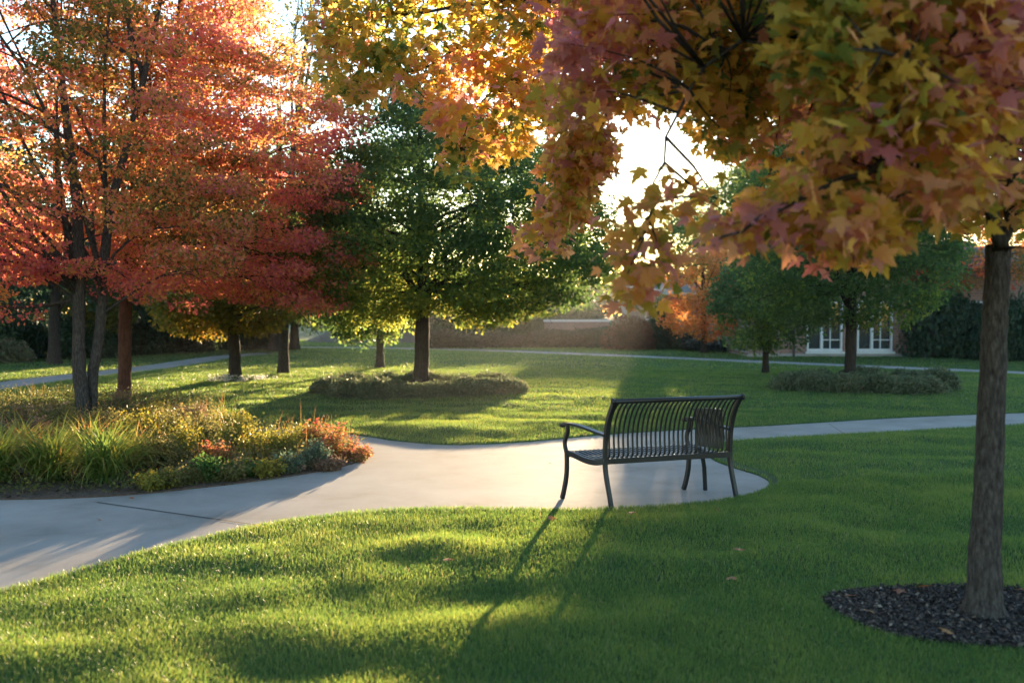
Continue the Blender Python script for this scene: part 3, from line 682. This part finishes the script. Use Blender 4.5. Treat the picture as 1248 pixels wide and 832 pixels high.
# ------------------------------------------------------------------ bench
def bench():
    A = G(739, 618)[:2]; root = thing('park_bench', (*A, 0), 'black metal slatted park bench standing on the concrete pad', 'bench')
    ua, va = R(20.5), R(20.5 + 112); Ln = 1.155
    U = np.array([math.cos(ua), math.sin(ua), 0]); Vd = np.array([math.cos(va), math.sin(va), 0]) * .98
    B = lambda u, d, h: U * u + Vd * d + np.array([0, 0, h])
    mat = M_bench
    SEAT = .385; DEP = .46
    # rear posts: leg below the seat, stile above it
    leg_r = [(-.055, 0), (-.035, .09), (-.008, .20), (.012, .30), (.016, .385)]
    stile = [(.016, .385), (.014, .47), (.008, .57), (-.012, .68), (-.045, .77), (-.085, .845)]
    leg_f = [(DEP + .045, 0), (DEP + .02, .08), (DEP - .005, .19), (DEP - .012, .30), (DEP - .008, .385)]
    arm_up = [(DEP - .008, .385), (DEP + .012, .45), (DEP + .008, .50), (DEP - .018, .56), (DEP - .02, .624)]
    def cr(pts, n=4): return [tuple(p) for p in smooth_poly(pts, n, False)]
    for u in (0, Ln):
        for prof, nm in ((leg_r, 'leg'), (leg_f, 'leg')):
            m = MB(); m.bar([B(u, d, h) for d, h in cr(prof)], .030, .040, U); m.build(nm, mat, root, bevel=.004)
        m = MB(); m.bar([B(u, d, h) for d, h in cr(stile)], .030, .040, U); m.build('back_post', mat, root, bevel=.004)
        m = MB(); m.bar([B(u, d, h) for d, h in cr(arm_up)], .028, .034, U); m.build('arm_post', mat, root, bevel=.004)
        arm = [(.01, .575), (.12, .592), (.26, .618), (.38, .630), (DEP - .01, .630), (DEP + .035, .618), (DEP + .045, .598)]
        m = MB(); m.bar([B(u, d, h) for d, h in cr(arm)], .048, .020, U); m.build('armrest', mat, root, bevel=.005)
        sr = [(.02, .365), (.12, .345), (.24, .352), (.36, .378), (DEP - .01, .390)]
        m = MB(); m.bar([B(u, d, h) for d, h in cr(sr)], .026, .046, U); m.build('seat_rail', mat, root, bevel=.004)
    m = MB(); m.bar([B(0, .012, .365), B(Ln, .012, .365)], .045, .03, (0, 0, 1)); m.bar([B(0, DEP - .01, .372), B(Ln, DEP - .01, .372)], .036, .028, (0, 0, 1))
    m.build('seat_frame', mat, root, bevel=.003)
    m = MB(); m.tube([B(-.015, -.090, .850), B(Ln * .5, -.090, .850), B(Ln + .015, -.090, .850)], .020, 12); m.build('top_rail', mat, root, smooth=True)
    for u in (-.018, Ln + .018):
        m = MB(); m.tube([B(u - .012, -.090, .850), B(u - .008, -.090, .850), B(u + .008, -.090, .850), B(u + .012, -.090, .850)], [.018, .027, .027, .018], 12); m.build('rail_cap', mat, root, smooth=True)
    nb = 27; bk = MB(); st = MB()
    back = [(.035, .385), (.016, .402), (.012, .44), (.016, .52), (.014, .60), (-.006, .70), (-.042, .785), (-.086, .838)]
    seat = [(DEP + .005, .378), (DEP - .012, .402), (.38, .398), (.25, .374), (.13, .368), (.06, .378), (.035, .386)]
    for k in range(nb):
        u = .035 + (Ln - .07) * k / (nb - 1)
        bk.bar([B(u, d, h) for d, h in cr(back, 3)], .014, .009, U); st.bar([B(u, d, h) for d, h in cr(seat, 3)], .016, .008, U)
    bk.build('backrest', mat, root); st.build('seat', mat, root)
    # slatted panel closing the far end under the armrest, on a leg of its own
    m = MB()
    Vu = Vd / np.linalg.norm(Vd)
    for k in range(9):
        d = .085 + .034 * k; hh = -.01 * k / 8
        m.bar([B(Ln - .014, d, .40), B(Ln - .004, d - .006, .50), B(Ln - .012, d, .62 + hh), B(Ln - .022, d + .004, .725 + hh)], .026, .009, Vu)
    m.bar([B(Ln - .02, .07, .728), B(Ln - .02, .16, .729), B(Ln - .02, .27, .724), B(Ln - .02, .375, .712)], .022, .016, U)
    m.build('end_panel', mat, root)
    m = MB(); m.bar([B(Ln + .13, DEP - .05, 0), B(Ln + .10, DEP - .07, .2), B(Ln + .04, DEP - .10, .375)], .028, .032, U); m.build('leg', mat, root, bevel=.004)
    return root
bench()

# ------------------------------------------------------------------ planting bed
def strip_blades(n, length, spread, wid, tint, segs=6, stiff=1.0):
    a = rng.uniform(0, 2 * math.pi, n); L_ = length * rng.uniform(.55, 1.15, n); th0 = rng.uniform(.02, .55, n) * spread; bend = rng.uniform(.7, 2.1, n) * stiff
    x = rng.normal(0, .05, n); y = rng.normal(0, .05, n); z = np.zeros(n); V_ = np.empty((n, segs + 1, 2, 3)); al = np.empty((n, segs + 1, 2))
    for i in range(segs + 1):
        t = i / segs; w_ = wid * (1 - t ** 1.6) * (.7 + .3 * min(1, t * 4)) / 2 + .0004
        px_, py_ = -np.sin(a) * w_, np.cos(a) * w_
        V_[:, i, 0] = np.stack([x - px_, y - py_, z], 1); V_[:, i, 1] = np.stack([x + px_, y + py_, z], 1); al[:, i] = t
        th = th0 + bend * t ** 1.5; ds = L_ / segs
        x = x + np.sin(th) * np.cos(a) * ds; y = y + np.sin(th) * np.sin(a) * ds; z = np.maximum(z + np.cos(th) * ds, .01)
    F = []; b = np.arange(n)[:, None] * (segs + 1) * 2
    for i in range(segs): F.append(b + np.array([2 * i, 2 * i + 1, 2 * i + 3, 2 * i + 2]))
    Fa = np.stack(F, 1).reshape(-1, 4); tt = np.clip(np.repeat(tint + rng.normal(0, .16, n), segs) + np.tile(np.linspace(-.12, .25, segs), n), 0, 1)
    return V_.reshape(-1, 3), [Fa], tt
M_orn = leaf_mat('ornamental grass', [(0, (.06, .12, .025)), (.4, (.12, .18, .035)), (.7, (.21, .22, .04)), (.9, (.28, .20, .05)), (1, (.34, .16, .06))], .5, 1.7, .4)
def orn(px, by, L_, n, tint, label, s=1.0):
    g_ = G(px, by); V_, F_, T_ = strip_blades(int(n * .8), L_ * 1.2, 1.4, .021, tint, 7, 1.3); V_[:, :2] *= s; V_ += 0
    o = fast_mesh('ornamental_grass', V_, F_, M_orn, T_); o.location = (g_[0], g_[1], .01)
    return tag(o, label, 'grass clump', 'ornamental grasses at the bed front')
orn(128, 588, .62, 620, .38, 'largest arching green grass clump nearest the concrete edge')
orn(62, 586, .58, 560, .42, 'arching grass clump left of the largest one')
orn(-8, 588, .60, 560, .40, 'arching grass clump cut by the left edge of the photo')
orn(-90, 588, .58, 420, .45, 'arching grass clump outside the left edge of the photo')
orn(100, 566, .52, 420, .60, 'yellow tipped grass clump behind the largest clump')
orn(30, 562, .50, 380, .65, 'yellow tipped grass clump behind the left clumps')
orn(163, 572, .46, 300, .55, 'small grass clump at the right of the largest one')
def plant_mats(nm, stops): return leaf_mat(nm, stops, .5, 1.6)
PM = {'yellow': plant_mats('yellow green perennial', [(0, (.08, .11, .02)), (.5, (.18, .17, .025)), (1, (.32, .22, .03))]),
      'olive': plant_mats('olive perennial', [(0, (.06, .075, .02)), (.6, (.13, .125, .035)), (1, (.22, .15, .06))]),
      'brown': plant_mats('brown perennial', [(0, (.07, .045, .03)), (.5, (.14, .09, .06)), (1, (.26, .17, .12))]),
      'red': plant_mats('red perennial', [(0, (.12, .11, .03)), (.35, (.26, .15, .04)), (.6, (.33, .11, .05)), (.85, (.36, .07, .055)), (1, (.24, .05, .06))]),
      'blue': plant_mats('blue green perennial', [(0, (.03, .06, .035)), (.6, (.07, .11, .07)), (1, (.14, .17, .10))]),
      'green': plant_mats('fresh green perennial', [(0, (.035, .09, .02)), (.6, (.07, .14, .03)), (1, (.16, .17, .03))])}
def perennial(px, by, hpx, wpx, kind, label, ns=26, ls=.030, group='leafy perennials in the planting bed', Y=None):
    g_ = G(px, by) if Y is None else P(px, by, Y); Yb = g_[1]; h = hpx * Yb / FPX; rr = wpx * Yb / FPX / 2
    root = thing('perennial_plant', (g_[0], Yb, .012), label, 'plant', group)
    m = MB(); C_ = []
    for k in range(ns):
        a = rng.uniform(0, 6.28); q = math.sqrt(rng.random()); e = np.array([math.cos(a) * rr * q, math.sin(a) * rr * q, h * rng.uniform(.6, 1.0) * (1 - .35 * q * q)])
        b = np.array([e[0] * .3, e[1] * .3, -.02]); p_ = limb_path(b, e, 6, .06, .05)
        m.tube(p_, [.004, .0035, .003, .0025, .002, .001], 4)
        for t in np.linspace(.18, 1, 11):
            i = min(int(t * 5), 4); C_.append(p_[i] + (p_[i + 1] - p_[i]) * (t * 5 - i))
    C_ = np.array(C_); pk = plant_tint(kind)
    V_, F_, T_ = leaf_cloud(C_, np.tile([.05, .05, .04], (len(C_), 1)), np.clip(pk + .25 * (C_[:, 2] / h - .5) + rng.normal(0, .1, len(C_)), 0, 1), 5, ls, LEAF, up=.7, spread=.22 if kind == 'red' else .15, droop=.1)
    fast_mesh('foliage', V_, F_, PM[kind], T_, root); m.build('stems', M_stem, root)
    return root
def plant_tint(k): return {'red': .40, 'brown': .62, 'blue': .6, 'olive': .55}.get(k, .5)
for a in [(20, 545, 46, 80, 'brown', 'brown seed headed plant behind the left grass clumps'),
          (70, 532, 40, 70, 'olive', 'olive leafy plant left of the twin stems'),
          (40, 520, 30, 70, 'brown', 'brownish plant at the far left back of the bed'),
          (-50, 540, 46, 90, 'olive', 'olive plant at the left edge of the bed'),
          (150, 505, 34, 34, 'brown', 'dried brown plant clinging round the reddish brown trunk base'),
          (128, 540, 46, 60, 'olive', 'olive plant just right of the twin stems'),
          (170, 545, 52, 64, 'yellow', 'tall yellow green plant right of the grass clumps'),
          (205, 535, 48, 66, 'olive', 'wispy olive plant in the back middle of the bed'),
          (190, 518, 34, 60, 'yellow', 'yellow green plant at the back below the reddish trunk'),
          (232, 520, 32, 50, 'brown', 'dark brown seed headed plant at the back edge of the bed'),
          (248, 548, 50, 62, 'olive', 'olive plant beside the red leaved one'),
          (200, 572, 46, 56, 'olive', 'dull olive plant right of the small grass clump'),
          (262, 572, 40, 48, 'red', 'deep red leaved plant in the middle of the bed'),
          (290, 552, 46, 60, 'yellow', 'yellow plant behind the middle of the bed front'),
          (318, 562, 46, 60, 'yellow', 'bright yellow green plant right of the middle'),
          (352, 560, 42, 56, 'yellow', 'bright yellow plant left of the red end plant'),
          (375, 548, 30, 40, 'yellow', 'small golden plant behind the blue green one'),
          (410, 560, 46, 64, 'red', 'large red and orange plant at the right end of the bed'),
          (388, 552, 42, 40, 'red', 'tall red tipped plant with dark spikes near the bed end'),
          (435, 562, 18, 38, 'red', 'low orange plant at the tip of the bed'),
          (385, 572, 34, 36, 'blue', 'dark blue green plant in front of the red end plant'),
          (348, 577, 26, 44, 'blue', 'grey green feathery plant at the front edge'),
          (252, 588, 34, 40, 'green', 'fresh green rosette near the front edge'),
          (286, 586, 26, 50, 'olive', 'low olive plant right of the fresh green rosette'),
          (220, 593, 26, 60, 'olive', 'low olive plant at the front edge left of the rosette'),
          (300, 582, 24, 36, 'green', 'small green plant between the grey green ones'),
          (325, 582, 24, 46, 'yellow', 'low yellow plant at the front right edge'),
          (400, 573, 16, 40, 'brown', 'low brown plant below the red end plant'),
          (185, 597, 24, 56, 'yellow', 'low yellow plant under the small grass clump'),
          (285, 525, 28, 50, 'yellow', 'pale yellow plant at the back near the hidden path'),
          (228, 560, 48, 50, 'yellow', 'yellow plant left of the deep red one')]:
    perennial(*a)
# filler ground cover
q = rng.uniform(bed_poly.min(0), bed_poly.max(0), (9000, 2)); q = q[inside(bed_poly, q[:, 0], q[:, 1]) & (edge_dist(bed_poly, q[:, 0], q[:, 1]) > .10)]
q = q[q[:, 1] < 16.5][:3400]
c = np.column_stack([q, rng.uniform(.03, .20, len(q)) * np.clip((q[:, 1] - 7.5) / 3, .4, 1.4)])
V_, F_, T_ = leaf_cloud(c, np.tile([.11, .11, .07], (len(c), 1)), np.clip(.4 + .2 * noise2(q[:, 0], q[:, 1], 91, 2.0), 0, 1), 16, .032, LEAF)
V_[:, 2] = np.maximum(V_[:, 2], .015)
tag(fast_mesh('ground_cover', V_, F_, PM['olive'], T_), 'olive leafy ground cover filling the planting bed', 'ground cover', kind='stuff')
def wisps():
    n = 900; q = in_poly_w(bed_poly, n); V_, F_, T_ = strip_blades(n, .42, .5, .004, .75, 4, .5); V_ = V_.reshape(n, -1, 3)
    V_[:, :, 0] += q[:, 0:1]; V_[:, :, 1] += q[:, 1:2]
    tag(fast_mesh('ground_cover', V_.reshape(-1, 3), F_, M_orn, T_), 'thin straw coloured stalks among the bed plants', 'stalks', kind='stuff')
def in_poly_w(poly, n):
    q = rng.uniform(poly.min(0), poly.max(0), (n * 8, 2)); q = q[inside(poly, q[:, 0], q[:, 1]) & (q[:, 1] > 9.3)]; return q[:n]
wisps()
# white flowers round the yellowing tree, and soil at the young tree
M_flow = leaf_mat('white petals', [(0, (.09, .12, .06)), (.45, (.10, .13, .07)), (.55, (.62, .62, .60)), (1, (.75, .74, .72))], .4, 1.2)
gq = G(287, 466)
fl = ['left', 'left front', 'right front', 'right']
for (dx, dy, sx), l in zip(((-.33, -.02, 1.1), (-.12, -.22, .8), (.15, -.2, .8), (.36, 0, 1.2)), fl):
    root = thing('flower_clump', (gq[0] + dx, gq[1] + dy, 0), f'white flowering clump on the {l} of the yellowing tree', 'flowers', 'white flowers round the yellowing tree')
    n = 40; c = np.stack([rng.normal(0, .12 * sx, n), rng.normal(0, .10, n), rng.uniform(.03, .15, n)], 1)
    V_, F_, T_ = leaf_cloud(c, np.tile([.06, .06, .04], (n, 1)), np.where(rng.random(n) < .5, .85, .2), 12, .035, DIA, spread=.08)
    fast_mesh('blossoms', V_, F_, M_flow, T_, root)
sheet('bare_soil', ring(gq[0] + .1, gq[1], .55, .38, 8), .03, M_mulch, .12)
g2 = G(463, 450); sheet('bare_soil', ring(g2[0] - .3, g2[1], 1.0, .5, 9), .03, M_mulch, .12)

# mulch chips and fallen leaves
def chips(poly, n, size, name, label, mat=None):
    q = rng.uniform(poly.min(0), poly.max(0), (n * 3, 2)); q = q[inside(poly, q[:, 0], q[:, 1])][:n]; k = len(q)
    pos = np.column_stack([q, rng.uniform(.016, .032, k)])
    nr = unit(rng.normal(0, .45, (k, 3)) + np.array([0, 0, 1])); tp = unit(rng.normal(size=(k, 3)) * np.array([1, 1, .2]))
    V_, F_, T_ = scatter_leaves(DIA, pos, nr, tp, size * rng.uniform(.5, 1.5, k), np.clip(rng.beta(1.6, 2.4, k), 0, 1))
    tag(fast_mesh(name, V_, F_, mat or M_chip, T_), label, 'mulch', kind='stuff')
chips(mulch_poly, 15000, .021, 'mulch_chips', 'dark bark mulch round the foreground trunk')
M_litter = leaf_mat('brown litter', [(0, (.03, .02, .014)), (.5, (.085, .055, .038)), (.85, (.17, .11, .075)), (1, (.28, .20, .14))], .0, 1, .9, .2)
chips(bed_poly, 9000, .036, 'mulch_chips', 'brown leaf and bark mulch under the bed plants', M_litter)
M_fall = leaf_mat('fallen leaf', [(0, (.22, .07, .03)), (.5, (.33, .11, .03)), (1, (.36, .17, .05))], .3, 1.2)
fallen = [(868, 634, 'beside the bench on shaded grass'), (900, 696, 'on the grass right of centre'), (667, 645, 'on the grass under the bench left leg'), (888, 722, 'lower of two on the shaded grass'),
          (1040, 735, 'at the left rim of the mulch ring'), (1052, 752, 'in the mulch near its left rim'), (1098, 727, 'at the back rim of the mulch ring'), (1118, 724, 'brightest at the back rim of the mulch'),
          (1236, 728, 'at the right of the mulch behind the trunk'), (770, 640, 'on the grass below the bench middle'), (160, 610, 'on the concrete beside the bed edge'), (540, 700, 'on the sunlit grass in front'),
          (445, 566, 'on the concrete at the bed tip'), (118, 634, 'on the left concrete path'), (668, 566, 'on the concrete left of the bench'), (1160, 790, 'near the front rim of the mulch')]
for i, (px, py, l) in enumerate(fallen):
    g_ = G(px, py); on = inside(main_path, g_[:1], g_[1:2])[0]; z = .006 if on else .032 if inside(mulch_poly, g_[:1], g_[1:2])[0] else float(terrain(g_[:1], g_[1:2])[0]) + .045
    V_, F_, T_ = scatter_leaves(MAPLE, np.zeros((1, 3)), unit(np.array([[rng.normal(0, .25), rng.normal(0, .25), 1.0]])), np.array([[rng.normal(), rng.normal(), .05]]), np.array([.045 if on else .07]), np.array([rng.random()]))
    o = fast_mesh('fallen_leaf', V_, F_, M_fall, T_); o.location = (g_[0], g_[1], z + .012)
    tag(o, f'fallen orange leaf {l}', 'leaf', 'fallen leaves')

# ------------------------------------------------------------------ foreground maple
def foreground_maple():
    Yt = G(1197, 752)[1]
    root = thing('maple_tree', G(1197, 752), 'maple in the dark mulch ring, its turning leaves hanging over the view', 'tree')
    tp = [P(1198, 756, Yt)] + [P(a, b, Yt + .01 * i) for i, (a, b) in enumerate(((1199,720),(1202,650),(1206,560),(1210,454),(1213,380),(1216,320),(1217,300)))]
    tp[0][2] = -.03
    trd = [c_ * Yt / FPX for c_ in (27, 20.8, 18, 16.5, 15.5, 14.8, 14.5, 15)]
    m = MB(); trunk_mesh(m, tp, trd, 28, .022, 7)
    child(m.build('trunk', M_bark, smooth=True), root)
    BO = [([(1217,304,Yt),(1205,250,5.1),(1180,170,5.0),(1050,80,5.2),(850,20,6.2),(650,0,7.2),(480,20,8.2),(400,40,8.8)], .036),
          ([(1217,302,Yt),(1190,250,4.9),(1115,197,4.3),(1035,217,3.9),(950,255,3.7),(870,300,3.6)], .026),
          ([(1200,235,5.1),(1150,120,4.8),(1000,50,4.7),(880,60,4.6),(815,170,4.5),(790,270,4.3),(762,340,4.2)], .014),
          ([(1050,80,5.2),(900,0,5.8),(790,60,6.3),(725,170,6.4),(695,250,6.4),(668,305,6.4)], .022),
          ([(1217,304,Yt),(1236,250,5.2),(1262,180,5.4),(1300,50,5.6),(1330,-120,5.6),(1340,-300,5.6)], .042),
          ([(1236,250,5.2),(1225,130,5.2),(1190,-40,5.1),(1150,-220,5.0),(1120,-380,5.0)], .036),
          ([(1190,-40,5.1),(1000,-110,5.4),(800,-120,6.2),(600,-90,7.2)], .02),
          ([(1205,250,5.1),(1190,150,4.5),(1130,80,3.7),(1040,60,3.2)], .022),
          ([(1262,180,5.4),(1360,100,4.8),(1450,80,4.6)], .028),
          ([(850,20,6.2),(720,60,7.0),(600,110,7.6),(560,180,7.8)], .016),
          ([(650,0,7.2),(520,80,8.0),(440,110,8.4)], .014),
          ([(1115,197,4.3),(1060,260,4.0),(1040,320,3.9)], .012)]
    m = MB(); allp = []
    for pts, r0 in BO:
        w_ = [P(*p) for p in pts]; q = []
        arr = np.array(w_)
        for i in range(len(arr) - 1):
            for k in range(4):
                p0, p1, p2, p3 = arr[max(i-1,0)], arr[i], arr[i+1], arr[min(i+2,len(arr)-1)]; t = k / 4
                q.append(.5 * ((2 * p1) + (-p0 + p2) * t + (2 * p0 - 5 * p1 + 4 * p2 - p3) * t * t + (-p0 + 3 * p1 - 3 * p2 + p3) * t ** 3) + rng.normal(0, .008, 3))
        q.append(arr[-1]); n = len(q)
        m.tube(q, [r0 * (1 - .82 * i / (n - 1)) for i in range(n)], 8, .05); allp += q
    allp = np.array(allp)
    REG = [([(385,-60),(392,60),(410,105),(440,128),(470,122),(528,128),(545,195),(562,218),(590,200),(612,205),(640,168),(695,160),(700,-60)], (7.0, 8.8), 330),
           ([(700,150),(738,168),(715,220),(692,262),(674,296),(658,304),(652,292),(672,258),(688,210)], (6.0, 6.8), 70),
           ([(690,-60),(690,130),(720,142),(765,135),(800,122),(845,140),(880,175),(900,185),(950,165),(985,130),(985,-60)], (4.6, 7.0), 360),
           ([(800,190),(835,210),(815,250),(815,290),(822,318),(795,345),(760,368),(742,352),(765,310),(758,282),(788,240)], (4.1, 4.6), 12),
           ([(872,272),(874,288),(902,292),(935,275),(985,280),(1032,312),(1050,295),(1090,252),(1140,260),(1180,268),(1205,250),(1262,285),(1262,-60),(950,-60),(972,70),(1000,120),(990,190),(940,235)], (3.5, 6.0), 720),
           ([(560,-60),(700,-60),(1300,-60),(1300,-420),(900,-420),(650,-250)], (3.8, 7.0), 260),
           ([(1262,330),(1262,-200),(1500,-150),(1520,200),(1400,320)], (3.6, 6.5), 160)]
    C_, T0, N_ = [], [], []
    for k, (poly, (d0, d1), n) in enumerate(REG):
        c = in_poly_px(poly, n); dep = rng.uniform(d0, d1, n)
        if k == 0: dep = 8.9 - (c[:, 0] - 390) / 320 * 1.6 + rng.uniform(-.7, .5, n)
        if k in (4, 6):                              # thin the sprays before the fork and before one bare limb
            hid = ((c[:, 0] > 1185) & (c[:, 1] > 150) & (c[:, 1] < 330) & (dep < 5.3)) | ((c[:, 0] > 1015) & (c[:, 0] < 1125) & (c[:, 1] > 178) & (c[:, 1] < 232) & (dep < 4.4))
            kk = ~(hid & (rng.random(n) < .85)); c, dep, n = c[kk], dep[kk], int(kk.sum())
        w_ = np.array([P(a, b, d) for (a, b), d in zip(c, dep)]); C_.append(w_)
        base = (.40 if k == 0 else .50) + .20 * noise2(w_[:, 0], w_[:, 2] * 1.3, 101 + k, 2.6) + rng.normal(0, .12, n)
        if k in (2, 4): base += .11
        if k == 1: base = .62 + rng.normal(0, .10, n)
        if k == 3: base = .52 + rng.normal(0, .10, n)
        T0.append(np.clip(base, 0.02, 1))
    C_ = np.vstack(C_); T0 = np.concatenate(T0)
    # twigs to every spray
    tips = []
    for i, e in enumerate(C_):
        d = np.linalg.norm(allp - e, axis=1) + np.where(allp[:, 2] < e[2] - .25, .5, 0); j = int(np.argmin(d)); a = allp[j]
        L_ = np.linalg.norm(e - a)
        if L_ < 1.6 and i % 2 == 0: m.tube(limb_path(a, e, 5, .06, .05), [.004 + .004 * L_, .004 + .003 * L_, .0035, .0028, .0015], 4)
    child(m.build('branches', M_bark_d, smooth=True), root)
    per = 21; idx = np.repeat(np.arange(len(C_)), per); N = len(idx)
    d = unit(rng.normal(size=(N, 3))); pos = C_[idx] + d * (rng.random(N)[:, None] ** .6) * np.array([.18, .18, .12])
    out = d * np.array([1, 1, .3])
    nrm = unit(rng.normal(size=(N, 3)) * .8 + np.array([0, -.25, .8])); tip = unit(out + rng.normal(0, .5, (N, 3)) + np.array([0, 0, -.75]))
    V_, F_, T_ = scatter_leaves(MAPLE, pos, nrm, tip, .078 * rng.uniform(.5, 1.3, N), np.clip(T0[idx] + rng.normal(0, .11, N), 0, 1))
    child(fast_mesh('crown', V_, F_, M_maple, T_), root)
foreground_maple()

# ------------------------------------------------------------------ air
m, N, L = new_mat('haze')
pv = N.new('ShaderNodeVolumePrincipled'); pv.inputs['Color'].default_value = (.9, .9, .9, 1); pv.inputs['Density'].default_value = .00036; pv.inputs['Anisotropy'].default_value = .6
out = N.new('ShaderNodeOutputMaterial'); L.new(pv.outputs[0], out.inputs['Volume'])
hz = MB(); hz.box((0, 60, 6.6), (330, 200, 15.6)); hz = hz.build('haze', m); tag(hz, 'warm evening haze over the lawn', 'haze', kind='stuff')
